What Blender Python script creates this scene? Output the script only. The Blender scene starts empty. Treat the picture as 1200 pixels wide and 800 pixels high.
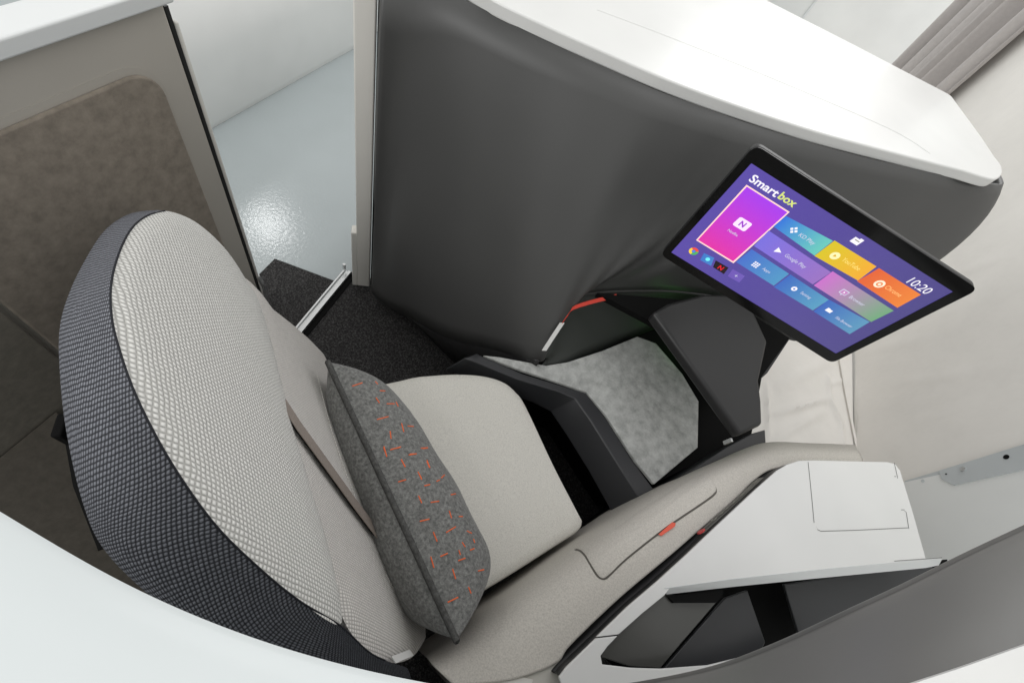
import bpy, bmesh, math, random
from mathutils import Vector, Matrix
from mathutils.bvhtree import BVHTree
S = bpy.context.scene
PI = math.pi

# ------------------------------------------------------------------ camera
H = 1.55                                   # camera height above the floor
FPX = 520.0                                # focal length in pixels of a 1200 px wide frame
dn = Vector((424-600, 704-400, FPX)).normalized()      # straight down, in camera axes (x right, y down, z forward)
AX = Vector((dn.y, -dn.x, 0)).normalized()
AZ = -dn
AY = AZ.cross(AX)
cam_d = bpy.data.cameras.new('camera'); cam = bpy.data.objects.new('camera', cam_d)
S.collection.objects.link(cam)
right = Vector((AX.x, AY.x, AZ.x)); up = -Vector((AX.y, AY.y, AZ.y)); back = -Vector((AX.z, AY.z, AZ.z))
M4 = Matrix((right, up, back)).transposed().to_4x4(); M4.translation = Vector((0, 0, H))
cam.matrix_world = M4
cam_d.sensor_width = 36; cam_d.lens = 36*FPX/1200; cam_d.clip_start = 0.01; cam_d.clip_end = 100
S.camera = cam
CAM = Vector((0, 0, H))
# ------------------------------------------------------------------ world + lamps
w = bpy.data.worlds.new('World'); S.world = w; w.use_nodes = True
w.node_tree.nodes['Background'].inputs[0].default_value = (1.0, 0.995, 0.975, 1)
w.node_tree.nodes['Background'].inputs[1].default_value = 0.62
def area(name, loc, target, sx, sy, power, col=(1, 1, 1)):
    l = bpy.data.lights.new(name, 'AREA'); l.shape = 'RECTANGLE'; l.size = sx; l.size_y = sy; l.energy = power; l.color = col
    o = bpy.data.objects.new(name, l); S.collection.objects.link(o); o.location = loc
    o.rotation_euler = (Vector(target)-Vector(loc)).to_track_quat('-Z', 'Y').to_euler()
    return o
area('ceiling_lamp', (-2.93, 2.50, 2.6), (-1.07, 0.94, 0), 0.34, 0.28, 4.5)
area('ceiling_lamp', (0.3, 1.6, 3.0), (0.3, 1.2, 0), 2.6, 0.9, 9)
area('ceiling_lamp', (-1.2, -1.4, 2.8), (0, 0.4, 0.4), 1.8, 1.2, 24)
area('ceiling_lamp', (1.2, 5.0, 3.0), (1.2, 4.5, 0), 2.5, 2.5, 60)
S.view_settings.view_transform = 'Standard'; S.view_settings.look = 'None'
S.view_settings.exposure = 0.30; S.view_settings.gamma = 1.0

# ------------------------------------------------------------------ geometry helpers
def ray(x, y):
    r = Vector((x-600, y-400, FPX)); return Vector((r.dot(AX), r.dot(AY), r.dot(AZ)))
def W(x, y, z):                            # the point of height z seen at photo pixel x, y
    r = ray(x, y); return CAM + r*((z-H)/r.z)
def WP(x, y, o, n):                        # on the plane through o with normal n
    r = ray(x, y); return CAM + r*((Vector(o)-CAM).dot(n)/r.dot(n))
def cat(P, n=8, closed=False):
    P = [Vector(p) for p in P]; out = []; N = len(P)
    for i in range(N if closed else N-1):
        g = (lambda k: P[k % N]) if closed else (lambda k: P[max(0, min(N-1, k))])
        a, b, c, d = g(i-1), g(i), g(i+1), g(i+2)
        for k in range(n):
            t = k/n
            out.append(0.5*((2*b)+(c-a)*t+(2*a-5*b+4*c-d)*t*t+(3*b-a-3*c+d)*t**3))
    if not closed: out.append(P[-1].copy())
    return out
def cat2(P, n=8, closed=False):
    return [(v.x, v.y) for v in cat([(p[0], p[1], 0) for p in P], n, closed)]
WL = {}
def link(name, me, mat, parent=None, smooth=True, origin=None, bevel=0, seg=3, subsurf=0, solid=0, angle=40):
    n = len(me.vertices)
    c = Vector(origin) if origin is not None else sum((v.co for v in me.vertices), Vector())/max(n, 1)
    me.transform(Matrix.Translation(-c))
    o = bpy.data.objects.new(name, me); S.collection.objects.link(o)
    pl = WL.get(parent.name, Vector()) if parent else Vector()
    o.parent = parent; o.location = c-pl; WL[o.name] = c
    if mat: me.materials.append(mat)
    for p in me.polygons: p.use_smooth = smooth
    if solid:
        m = o.modifiers.new('s', 'SOLIDIFY'); m.thickness = solid; m.offset = -1
    if bevel:
        m = o.modifiers.new('b', 'BEVEL'); m.width = bevel; m.segments = seg; m.limit_method = 'ANGLE'; m.angle_limit = math.radians(angle); m.harden_normals = False
    if subsurf:
        m = o.modifiers.new('ss', 'SUBSURF'); m.levels = m.render_levels = subsurf
    if smooth and not subsurf:
        try: me.set_sharp_from_angle(angle=math.radians(50))
        except Exception: pass
    return o
def mk(verts, faces, uv=None, fix=True):
    me = bpy.data.meshes.new('m'); me.from_pydata([tuple(v) for v in verts], [], faces); me.update()
    if uv:
        l = me.uv_layers.new(name='UVMap')
        for lp in me.loops: l.data[lp.index].uv = uv[lp.vertex_index]
    if fix:
        bm = bmesh.new(); bm.from_mesh(me); bmesh.ops.recalc_face_normals(bm, faces=bm.faces); bm.to_mesh(me); bm.free()
    return me
def empty(name, loc, label=None, catg=None, group=None):
    o = bpy.data.objects.new(name, None); S.collection.objects.link(o); o.location = loc; o.empty_display_size = 0.05
    WL[o.name] = Vector(loc)
    if label: tag(o, label, catg, group)
    return o
def tag(o, label=None, catg=None, group=None, kind=None):
    if label: o['label'] = label
    if catg: o['category'] = catg
    if group: o['group'] = group
    if kind: o['kind'] = kind
    return o
def prism(top, vec):                       # closed solid from a planar-ish outline swept by vec
    n = len(top); v = [Vector(p) for p in top]+[Vector(p)+Vector(vec) for p in top]
    f = [list(range(n)), list(range(2*n-1, n-1, -1))]+[[i, (i+1) % n, (i+1) % n+n, i+n] for i in range(n)]
    return mk(v, f)
def grid(rows, uv=None, closed=False, fix=True):
    R_ = len(rows); C_ = len(rows[0]); v = [p for r in rows for p in r]; f = []
    for i in range(R_-1):
        for j in range(C_ if closed else C_-1):
            k = (j+1) % C_
            f.append([i*C_+j, i*C_+k, (i+1)*C_+k, (i+1)*C_+j])
    return mk(v, f, uv, fix)
def box(c, s, rz=0):
    c = Vector(c); m = Matrix.Rotation(rz, 3, 'Z'); hs = Vector(s)/2
    v = [c+m@Vector((hs.x*a, hs.y*b, hs.z*d)) for d in (-1, 1) for a, b in ((-1, -1), (1, -1), (1, 1), (-1, 1))]
    return mk(v, [[0, 1, 2, 3], [4, 5, 6, 7], [0, 1, 5, 4], [1, 2, 6, 5], [2, 3, 7, 6], [3, 0, 4, 7]])
def join(meshes):
    v = []; f = []
    for me in meshes:
        b = len(v); v += [x.co.copy() for x in me.vertices]; f += [[b+i for i in p.vertices] for p in me.polygons]
    return mk(v, f)
def tube(pts, r, n=8, ry=None):
    pts = [Vector(p) for p in pts]; rows = []
    for i, p in enumerate(pts):
        t = (pts[min(i+1, len(pts)-1)]-pts[max(i-1, 0)]).normalized()
        a = t.cross(Vector((0, 0, 1)))
        if a.length < 1e-3: a = t.cross(Vector((1, 0, 0)))
        a.normalize(); b = t.cross(a)
        rows.append([p+a*math.cos(2*PI*k/n)*r+b*math.sin(2*PI*k/n)*(ry or r) for k in range(n)])
    me = grid(rows, closed=True)
    bm = bmesh.new(); bm.from_mesh(me); bmesh.ops.holes_fill(bm, edges=[e for e in bm.edges if e.is_boundary]); bmesh.ops.recalc_face_normals(bm, faces=bm.faces); bm.to_mesh(me); bm.free()
    return me
def ribbon(pts, wv, th, nrm):              # flat strap: centre line, half-width vector, thickness along nrm
    rows = []
    for p in pts:
        p = Vector(p); rows.append([p-wv, p+wv, p+wv+nrm*th, p-wv+nrm*th])
    v = [q for r in rows for q in r]; f = []
    for i in range(len(rows)-1):
        for k in range(4): f.append([4*i+k, 4*i+(k+1) % 4, 4*i+4+(k+1) % 4, 4*i+4+k])
    f += [[0, 1, 2, 3], [len(v)-4+k for k in range(4)]]
    return mk(v, f)

# ------------------------------------------------------------------ materials
def M(name, col, rough=0.5, spec=0.5, metal=0, emit=0, coat=0):
    m = bpy.data.materials.new(name); m.use_nodes = True; b = m.node_tree.nodes['Principled BSDF']
    b.inputs['Base Color'].default_value = (*col, 1); b.inputs['Roughness'].default_value = rough
    b.inputs['Specular IOR Level'].default_value = spec; b.inputs['Metallic'].default_value = metal
    b.inputs['Coat Weight'].default_value = coat; b.inputs['Coat Roughness'].default_value = 0.08
    if emit:
        b.inputs['Emission Color'].default_value = (*col, 1); b.inputs['Emission Strength'].default_value = emit
        b.inputs['Base Color'].default_value = (0.01, 0.01, 0.01, 1)
    return m
class NT:
    def __init__(s, m): s.t = m.node_tree; s.b = s.t.nodes['Principled BSDF']
    def n(s, ty, **k):
        x = s.t.nodes.new(ty)
        for a, b in k.items(): setattr(x, a, b)
        return x
    def l(s, a, b): s.t.links.new(a, b)
    def math(s, op, a, b=None, c=None):
        x = s.n('ShaderNodeMath', operation=op)
        for i, q in enumerate((a, b, c)):
            if q is None: continue
            if isinstance(q, (int, float)): x.inputs[i].default_value = q
            else: s.l(q, x.inputs[i])
        return x.outputs[0]
    def noise(s, scale, detail=4, rough=0.6, coord='Object', stretch=None):
        tc = s.n('ShaderNodeTexCoord'); x = s.n('ShaderNodeTexNoise'); x.inputs['Scale'].default_value = scale
        x.inputs['Detail'].default_value = detail; x.inputs['Roughness'].default_value = rough
        if stretch:
            mp = s.n('ShaderNodeMapping'); mp.inputs['Scale'].default_value = stretch
            s.l(tc.outputs[coord], mp.inputs[0]); s.l(mp.outputs[0], x.inputs[0])
        else: s.l(tc.outputs[coord], x.inputs[0])
        return x.outputs[0]
    def ramp(s, f, stops):
        x = s.n('ShaderNodeValToRGB'); e = x.color_ramp.elements
        e[0].position, e[0].color = stops[0][0], (*stops[0][1], 1); e[1].position, e[1].color = stops[-1][0], (*stops[-1][1], 1)
        for p, c in stops[1:-1]:
            q = e.new(p); q.color = (*c, 1)
        s.l(f, x.inputs[0]); return x.outputs[0]
    def bump(s, h, dist, strength=1.0):
        x = s.n('ShaderNodeBump'); x.inputs['Distance'].default_value = dist; x.inputs['Strength'].default_value = strength
        s.l(h, x.inputs['Height']); s.l(x.outputs[0], s.b.inputs['Normal'])
def sc(c, k): return tuple(max(0, x*k) for x in c)
def speck(name, col, scale, lo=0.75, hi=1.25, rough=0.9, bd=0.0005, spec=0.2, mid=None, detail=4, sheen=0.0):
    m = M(name, col, rough, spec); t = NT(m); f = t.noise(scale, detail, 0.7)
    t.l(t.ramp(f, [(0.33, sc(col, lo)), (0.5, col), (0.68, sc(col, hi))]), t.b.inputs['Base Color'])
    if bd: t.bump(f, bd)
    t.b.inputs['Sheen Weight'].default_value = sheen
    return m
def plastic(name, col, rough=0.4, spec=0.5, bd=0.00008, sc_=60, coat=0):
    m = M(name, col, rough, spec, coat=coat); t = NT(m); f = t.noise(sc_, 5)
    g = t.noise(2.2, 3)
    t.l(t.ramp(g, [(0.35, sc(col, 0.96)), (0.65, sc(col, 1.03))]), t.b.inputs['Base Color'])
    mr = t.n('ShaderNodeMapRange'); mr.inputs[3].default_value = rough*0.88; mr.inputs[4].default_value = min(1, rough*1.12)
    t.l(t.noise(5, 2, 0.4), mr.inputs[0]); t.l(mr.outputs[0], t.b.inputs['Roughness'])
    if bd: t.bump(f, bd)
    return m
def knit(name, lo, hi, pu, pv, bd=0.0012, rough=0.75, wob=0.25, gamma=0.8):
    m = M(name, hi, rough, 0.25); t = NT(m)
    tc = t.n('ShaderNodeTexCoord'); sp = t.n('ShaderNodeSeparateXYZ'); t.l(tc.outputs['UV'], sp.inputs[0])
    nz = t.noise(55, 2, 0.5, 'UV'); nz2 = t.math('MULTIPLY', t.math('SUBTRACT', nz, 0.5), wob)
    v = t.math('ADD', t.math('DIVIDE', sp.outputs[1], pv), nz2)
    row = t.math('FLOOR', v); par = t.math('MULTIPLY', t.math('MODULO', t.math('ABSOLUTE', row), 2.0), 0.5)
    fv = t.math('FRACT', v)
    # slanted loops: shift u along v inside each row, mirrored every other row
    u = t.math('ADD', t.math('ADD', t.math('DIVIDE', sp.outputs[0], pu), par), t.math('MULTIPLY', fv, 0.45))
    a = t.math('ABSOLUTE', t.math('SINE', t.math('MULTIPLY', u, PI)))
    b = t.math('SINE', t.math('MULTIPLY', fv, PI))
    h = t.math('POWER', t.math('MULTIPLY', a, b), gamma)
    fine = t.noise(1400, 2, 0.5, 'UV')
    wn = t.n('ShaderNodeTexWhiteNoise', noise_dimensions='2D'); cb = t.n('ShaderNodeCombineXYZ')
    t.l(t.math('FLOOR', u), cb.inputs[0]); t.l(row, cb.inputs[1]); t.l(cb.outputs[0], wn.inputs[0])
    h = t.math('MULTIPLY', h, t.math('ADD', 0.78, t.math('MULTIPLY', wn.outputs[0], 0.34)))
    h2 = t.math('ADD', h, t.math('MULTIPLY', fine, 0.25))
    t.l(t.ramp(h2, [(0.1, lo), (0.62, tuple((x*0.55+y*0.45) for x, y in zip(hi, lo))), (1.05/1.2, hi)]), t.b.inputs['Base Color'])
    t.bump(h2, bd)
    return m
m_white = plastic('white_paint', (0.745, 0.75, 0.735), 0.3, 0.5, 0, 90, coat=0.15)
m_cream = plastic('cream_plastic', (0.60, 0.585, 0.535), 0.4)
m_post = plastic('post_beige', (0.74, 0.725, 0.68), 0.45)
m_dark = plastic('charcoal_satin', (0.074, 0.0745, 0.0735), 0.44, 0.5, 0.00006, 300)
m_lining = plastic('footwell_lining', (0.045, 0.05, 0.046), 0.5)
m_black = plastic('black_plastic', (0.022, 0.022, 0.023), 0.42, 0.45)
m_blacks = plastic('black_satin', (0.03, 0.031, 0.034), 0.38, 0.5)
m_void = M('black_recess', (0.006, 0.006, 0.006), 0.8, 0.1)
m_grey = plastic('grey_lacquer', (0.135, 0.135, 0.13), 0.35, 0.5, 0.00003, 120)
m_greylip = plastic('grey_edge', (0.085, 0.085, 0.082), 0.4)
m_part = plastic('warm_grey_panel', (0.47, 0.445, 0.40), 0.45)
m_cap = plastic('cap_light_grey', (0.72, 0.74, 0.74), 0.3)
m_alu = M('brushed_aluminium', (0.66, 0.67, 0.67), 0.3, 0.5, 0.85)
m_galv = plastic('galvanised_steel', (0.54, 0.57, 0.58), 0.35)
m_floorA = M('aisle_floor_paint', (0.42, 0.50, 0.53), 0.16, 0.5)
t = NT(m_floorA); t.bump(t.noise(75, 3, 0.5), 0.0007, 0.8)
t.l(t.ramp(t.noise(1.7, 3), [(0.3, (0.405, 0.447, 0.455)), (0.7, (0.44, 0.485, 0.495))]), t.b.inputs['Base Color'])
m_carpet = speck('black_carpet', (0.032, 0.031, 0.031), 200, 0.25, 3.4, 0.95, 0.003, 0.1, sheen=0.2)
m_mat = speck('grey_felt_mat', (0.47, 0.48, 0.465), 34, 0.70, 1.28, 0.95, 0.003, 0.1, detail=10)
m_inset = speck('brown_grey_suede', (0.27, 0.236, 0.195), 38, 0.80, 1.2, 0.95, 0.0006, 0.1, detail=8, sheen=0.15)
m_inset2 = speck('dark_suede', (0.215, 0.20, 0.17), 55, 0.86, 1.16, 0.95, 0.0006, 0.1, detail=8)
m_arm = speck('beige_felt', (0.575, 0.55, 0.50), 330, 0.84, 1.14, 0.9, 0.0003, 0.15)
m_cush = speck('pebbled_cream', (0.70, 0.685, 0.63), 420, 0.82, 1.12, 0.75, 0.0007, 0.25)
m_felt = speck('grey_wool_felt', (0.18, 0.182, 0.175), 170, 0.55, 1.6, 0.95, 0.0009, 0.1, detail=6, sheen=0.2)
m_felt2 = speck('shaded_wool_felt', (0.15, 0.15, 0.145), 170, 0.6, 1.5, 0.95, 0.0009, 0.1, detail=6)
m_pipe = speck('dark_felt_piping', (0.085, 0.085, 0.082), 170, 0.6, 1.5, 0.95, 0.0009, 0.1, detail=6)
m_gap = M('felt_gap', (0.13, 0.12, 0.105), 0.9)
m_knitL = knit('light_knit', (0.45, 0.445, 0.42), (0.87, 0.865, 0.83), 0.0056, 0.0053, 0.0018, wob=0.7, gamma=0.8)
m_knitD = knit('slate_knit', (0.012, 0.013, 0.017), (0.27, 0.28, 0.315), 0.0062, 0.0050, 0.0016, wob=0.7, gamma=0.9)
m_weave = knit('fine_weave', (0.40, 0.385, 0.365), (0.74, 0.715, 0.68), 0.0046, 0.0044, 0.0010, wob=0.25)
m_strap = speck('brown_webbing', (0.25, 0.215, 0.19), 500, 0.8, 1.2, 0.7, 0.0003)
m_orange = M('orange_thread', (0.85, 0.16, 0.05), 0.7, 0.3)
m_red = M('red_webbing', (0.62, 0.05, 0.03), 0.6)
m_whitef = M('white_webbing', (0.7, 0.7, 0.68), 0.7)
m_thread = M('pale_thread', (0.75, 0.73, 0.68), 0.7)
m_sheet = speck('cream_sheeting', (0.83, 0.805, 0.765), 3.0, 0.96, 1.03, 0.8, 0.004, 0.2, detail=5)
m_curtain = speck('pale_grey_curtain', (0.50, 0.47, 0.455), 40, 0.95, 1.05, 0.9, 0.0003)
m_wallw = plastic('white_board', (0.80, 0.81, 0.795), 0.5)
m_gloss = M('black_glass', (0.005, 0.005, 0.005), 0.12, 0.22)

# ------------------------------------------------------------------ setting
def sheet(name, pts, mat, kind='structure'):
    me = mk(pts, [list(range(len(pts)))]); o = link(name, me, mat, smooth=False); o['kind'] = kind; return o
sheet('floor', [(-6, -3, 0), (1.66, -3, 0), (1.66, 12, 0), (-6, 12, 0)], m_floorA)
# carpet inside the suite, and its tongue out past the threshold
cp = [W(303, 322, 0.008), W(322, 303, 0.008), W(392, 329, 0.008), W(410, 318, 0.008), (-0.55, 0.98, 0.008), (0.2, 1.7, 0.008), (0.95, 2.05, 0.008), (1.0, 1.4, 0.008), (1.0, -0.9, 0.008), (-0.865, -0.9, 0.008), (-0.865, 0.60, 0.008)]
o = link('carpet', prism(cp, (0, 0, -0.006)), m_carpet, smooth=False); o['kind'] = 'structure'

# pale partition across the aisle
aw = [(-1.66, y, 0) for y in (0.2, 1.0, 1.5, 2.0, 2.3)]+[(-1.69, 2.6, 0), (-1.74, 3.2, 0), (-1.8, 5.0, 0)]
aw = cat(aw, 6)
rows = [[p+Vector((-0.02*min(1, max(0, (0.05-z)/0.05)), 0, z)) for p in aw] for z in (0.0, 0.02, 0.05, 0.3, 0.55)]
o = link('partition_wall', grid(rows), m_wallw, solid=0.05)
tag(o, 'smooth low white partition wall across the aisle with the shiny floor at its foot', 'wall')

# covered floor and side wall on the right
def ridge(p, a, b, wd, h):
    a = Vector(a); b = Vector(b); d = b-a; q = Vector((p.x, p.y, 0))-Vector((a.x, a.y, 0)); d.z = 0
    tt = max(0, min(1, q.dot(d)/d.length_squared)); r = (q-d*tt).length
    return h*math.exp(-(r/wd)**2)*(math.sin(PI*min(1, max(0, tt*0.9+0.05)))**0.5)
cr = [((903, 487), (968, 468), .014, .014), ((968, 468), (983, 498), .012, .012), ((905, 515), (962, 482), .02, .010), ((967, 440), (969, 468), .012, .010),
      ((969, 452), (985, 446), .012, .006), ((983, 498), (985, 520), .01, .008), ((896, 450), (898, 520), .012, .008), ((910, 455), (965, 425), .03, .008)]
cr = [(W(*a, 0), W(*b, 0), ww, hh*1.6) for a, b, ww, hh in cr]
gx = [0.98+0.0115*i for i in range(60)]; gy = [1.0+0.0145*j for j in range(130)]
rows = []
for y in gy:
    r_ = []
    for x in gx:
        z = 0.012+sum(ridge(Vector((x, y, 0)), *c) for c in cr); r_.append(Vector((x, y, z)))
    rows.append(r_)
o = link('floor_sheet', grid(rows, fix=False), m_sheet); o['kind'] = 'structure'; 
o = link('floor_sheet', mk([(0.98, 2.86, .011), (1.66, 2.86, .011), (1.66, 6, .011), (0.98, 6, .011)], [[0, 1, 2, 3]]), m_sheet); o['kind'] = 'structure'
random.seed(3)
cw = [((1010, 310), (1120, 280)), ((1020, 410), (1100, 395)), ((1040, 450), (1180, 430)), ((1060, 500), (1150, 470)), ((1090, 330), (1190, 300)), ((1000, 430), (1012, 520))]
cw = [(WP(*a, (1.67, 0, 0), Vector((1, 0, 0))), WP(*b, (1.67, 0, 0), Vector((1, 0, 0)))) for a, b in cw]
rows = []
for j in range(150):
    y = 1.25+0.024*j; r_ = []
    for i in range(70):
        z = 0.0+0.022*i
        x = 1.668+0.012*max(0, 1-z/0.03)*0+0.004*math.sin(y*7+z*3)
        for a, b in cw:
            d = b-a; q = Vector((0, y, z))-Vector((0, a.y, a.z)); d.x = 0
            tt = max(0, min(1, q.dot(d)/d.length_squared)); rr = (q-d*tt).length
            x -= 0.005*math.exp(-(rr/0.018)**2)*math.sin(PI*(tt*.9+.05))
        r_.append(Vector((x, y, z)))
    rows.append(r_)
o = link('wall_covering', grid(rows, fix=False), m_sheet, solid=0.004)
tag(o, 'cream sheeting covering the side wall to the right of the screen', 'wall covering')
hem = ribbon(cat([W(984, 420, .02), W(990, 455, .02), W(997, 490, .02), W(1004, 525, .02)], 6), Vector((0.006, 0, 0)), 0.004, Vector((0, 0, 1)))
link('hem', hem, m_sheet, o)
# white board wall nearer than the metal strut
NX = Vector((1, 0, 0))
me = mk([(1.664, -0.8, 0), (1.664, 1.245, 0), (1.664, 1.245, 1.6), (1.664, -0.8, 1.6)], [[0, 1, 2, 3]])
o = link('wall_board', me, m_wallw, solid=0.02, smooth=False); tag(o, 'plain white wall board below the punched metal strut', 'wall board')
# strut
st = empty('wall_strut', (1.65, 1.25, 0), 'punched grey galvanised metal strut fixed to the side wall', 'metal strut')
q = [WP(x, y, (1.640, 0, 0), NX) for x, y in ((1100, 551), (1200, 520), (1320, 484), (1330, 515), (1200, 550), (1117, 568), (1103, 561))]
link('plate', prism(q, (0.004, 0, 0)), m_galv, st, bevel=0.001)
q = [WP(x, y, (1.646, 0, 0), NX) for x, y in ((1060, 563), (1101, 551), (1116, 568), (1085, 577), (1064, 577))]
link('foot_plate', prism(q, (0.003, 0, 0)), m_galv, st, bevel=0.001)
def disc(c, n, r, th, seg=20):
    n = Vector(n).normalized(); a = n.orthogonal().normalized(); b = n.cross(a)
    return prism([Vector(c)+a*r*math.cos(2*PI*k/seg)+b*r*math.sin(2*PI*k/seg) for k in range(seg)], n*th)
link('hole', disc(WP(1179, 535, (1.6385, 0, 0), NX), NX, 0.0085, 0.001), m_void, st)
link('hole', disc(WP(1108.5, 555, (1.6385, 0, 0), NX), NX, 0.003, 0.001), m_void, st)
bo = link('bolt', disc(WP(1128, 549, (1.634, 0, 0), NX), NX, 0.0085, 0.006, 6), m_alu, st)
bo = link('bolt', disc(WP(1081, 563, (1.642, 0, 0), NX), NX, 0.006, 0.006, 16), m_galv, st)
# curtain + far panels
ct = empty('curtain', (1.6, 4.2, 0), 'pale grey pleated curtain hanging far behind the white counter', 'curtain')
rows = []
for z in (0, 0.5, 1.0, 1.6, 2.2):
    r_ = []
    for k in range(161):
        u = k/160; y = 3.8+0.9*u
        dp = 0.085*math.sin(u*38+0.9*math.sin(u*9))*(0.35+0.65*(math.sin(u*5)**2))
        r_.append(Vector((1.585+dp-0.05*u, y+0.02*math.cos(u*30), z)))
    rows.append(r_)
link('drape', grid(rows, fix=False), m_curtain, ct, solid=0.004)
fw = empty('end_wall', (0.8, 5.6, 0), 'white panelled end wall left of the curtain', 'wall')
link('panel', box((1.9, 5.6, 1.1), (2.12, .04, 2.2)), m_wallw, fw, bevel=.003)
link('panel', box((0.415, 5.603, 1.1), (.83, .04, 2.2)), m_wallw, fw, bevel=.003)
link('joint_strip', box((0.835, 5.575, 1.1), (.018, .006, 2.2)), m_cap, fw)
link('side_return', box((-0.02, 5.35, 1.1), (.04, .5, 2.2)), m_grey, fw, bevel=.003)

# ------------------------------------------------------------------ partition beside the aisle (left)
pt = empty('side_partition', (-0.88, 0.1, 0), 'warm grey side partition with brown suede inset and pale cap, left of the seat', 'partition')
XP = -0.86
link('panel', box((XP-0.015, -0.18, 0.505), (0.03, 1.62, 1.0)), m_part, pt, bevel=0.003)
def rrect(x, y0, y1, z0, z1, r, n=8):
    P = []
    for cy, cz, a0 in ((y1-r, z1-r, 0), (y0+r, z1-r, PI/2), (y0+r, z0+r, PI), (y1-r, z0+r, 3*PI/2)):
        for k in range(n+1):
            a = a0+k*PI/2/n; P.append(Vector((x, cy+r*math.cos(a), cz+r*math.sin(a))))
    return P
link('recess', prism(rrect(XP+0.0015, 0.115, 0.575, 0.02, 0.925, 0.07), (-0.001, 0, 0)), m_part, pt)
link('suede_inset', prism(rrect(XP+0.001, 0.118, 0.567, 0.03, 0.912, 0.06), (0.009, 0, 0)), m_inset, pt, bevel=0.006, seg=4)
link('suede_inset', prism(rrect(XP+0.001, -0.95, 0.108, 0.03, 0.912, 0.012), (0.009, 0, 0)), m_inset2, pt, bevel=0.005, seg=4)
link('top_cap', box((XP-0.012, -0.18, 1.021), (0.065, 1.64, 0.028)), m_cap, pt, bevel=0.004)
link('base_lining', mk([(XP+.012, -.95, .30), (XP+.012, .02, .30), (-.47, -.10, .012), (-.47, -.95, .012)], [[0, 1, 2, 3]]), speck('floor_suede', (0.11, 0.10, 0.085), 55, 0.86, 1.16, 0.95, 0.0006, 0.1, detail=8), pt, solid=.006, smooth=False)
link('edge_gasket', box((XP-0.012, 0.636, 0.5), (0.022, 0.008, 0.985)), m_black, pt)
link('edge_trim', box((XP-0.012, 0.644, 0.50), (0.03, 0.008, 0.93)), m_post, pt, bevel=0.003)
link('foot_trim', tube([(XP+0.004, 0.645, 0.005), (XP+0.004, 0.650, 0.06), (XP+0.003, 0.650, 0.12), (XP-.004, 0.646, 0.16)], 0.008), m_alu, pt)

# threshold rail
a = W(352, 391, 0.02); b = W(411, 319, 0.02)
d = (b-a).normalized(); nrm = Vector((-d.y, d.x, 0))
tr = empty('threshold_rail', a, 'silver metal threshold rail crossing the black carpet at the doorway', 'threshold rail')
def bar(a, b, w0, w1, z0, z1):
    a = Vector((a.x, a.y, 0)); b = Vector((b.x, b.y, 0))
    return prism([a+nrm*w0+Vector((0, 0, z1)), b+nrm*w0+Vector((0, 0, z1)), b+nrm*w1+Vector((0, 0, z1)), a+nrm*w1+Vector((0, 0, z1))], (0, 0, z0-z1))
a2 = a-d*0.1
link('track_lip', bar(a2, b, -0.002, 0.010, 0.006, 0.026), m_alu, tr, bevel=0.001)
link('track_channel', bar(a2, b, 0.010, 0.022, 0.006, 0.017), m_alu, tr, bevel=0.001)
link('track_lip', bar(a2, b, 0.022, 0.029, 0.006, 0.024), m_alu, tr, bevel=0.001)
link('track_shadow_gap', bar(a2, b, -0.022, -0.002, 0.005, 0.013), m_void, tr)
link('stop_pin', tube([b-d*0.012+nrm*0.02+Vector((0, 0, 0.02)), b-d*0.012+nrm*0.02+Vector((0, 0, 0.05))], 0.006), m_alu, tr)

# ------------------------------------------------------------------ front unit: dark shell
fu = empty('front_unit', (0.1, 1.3, 0), 'charcoal curved suite wall with broad white counter top behind the screen', 'cabinet')
cols = [  # top px (z 1.095), mid px (z) or None, bottom px, z
    ('w', (-0.572, 0.892, 1.095), (-0.575, 0.885, 0.5), (-0.57, 0.875, 0.06)),
    ('w', (-0.535, 0.955, 1.095), (-0.52, 0.90, 0.5), (-0.50, 0.845, 0.08)),
    ('p', (545, 1), None, (478, 372), 0.12),
    ('p', (620, 38), None, (522, 395), 0.22),
    ('p', (700, 75), None, (580, 410), 0.36),
    ('p', (770, 106), None, (630, 424), 0.45),
    ('p', (822, 125), None, (641, 412), 0.465),
    ('p', (860, 139), None, (646, 385), 0.51),
    ('p', (893, 150), None, (654, 362), 0.55),
    ('p', (925, 160), None, (668, 349), 0.575),
    ('p', (955, 169), None, (700, 343), 0.59),
    ('p', (990, 179), None, (745, 341), 0.60),
    ('p', (1060, 196), None, (800, 343), 0.61),
    ('p', (1130, 210), None, (860, 355), 0.61),
    ('p', (1168, 217), (1095, 300, 0.87), (925, 398), 0.60)]
NR = 14
C_ = []
for c in cols:
    ci = cols.index(c); Bs = None
    if 4 < ci < 12:
        b0 = W(*cols[4][3], cols[4][4]); b1 = W(*cols[12][3], cols[12][4]); Bs = b0.lerp(b1, ((ci-4)/8)**1.0)
    if c[0] == 'w': T, Mi, B = map(Vector, c[1:4])
    else:
        T = W(*c[1], 1.095); B = W(*c[3], c[4])
        Mi = W(*c[2]) if c[2] else (T+B)*0.5+Vector((0.0, -0.012, 0.0))
    col = []
    for k in range(NR+1):
        u = k/NR; p = T*((1-u)*(1-2*u))+Mi*(4*u*(1-u))+B*(u*(2*u-1))
        if Bs: p = T.lerp(Bs, u)+Vector((0, -0.012, 0))*4*u*(1-u)+(B-Bs)*u**2.6
        col.append(p)
    C_.append(col)
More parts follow.
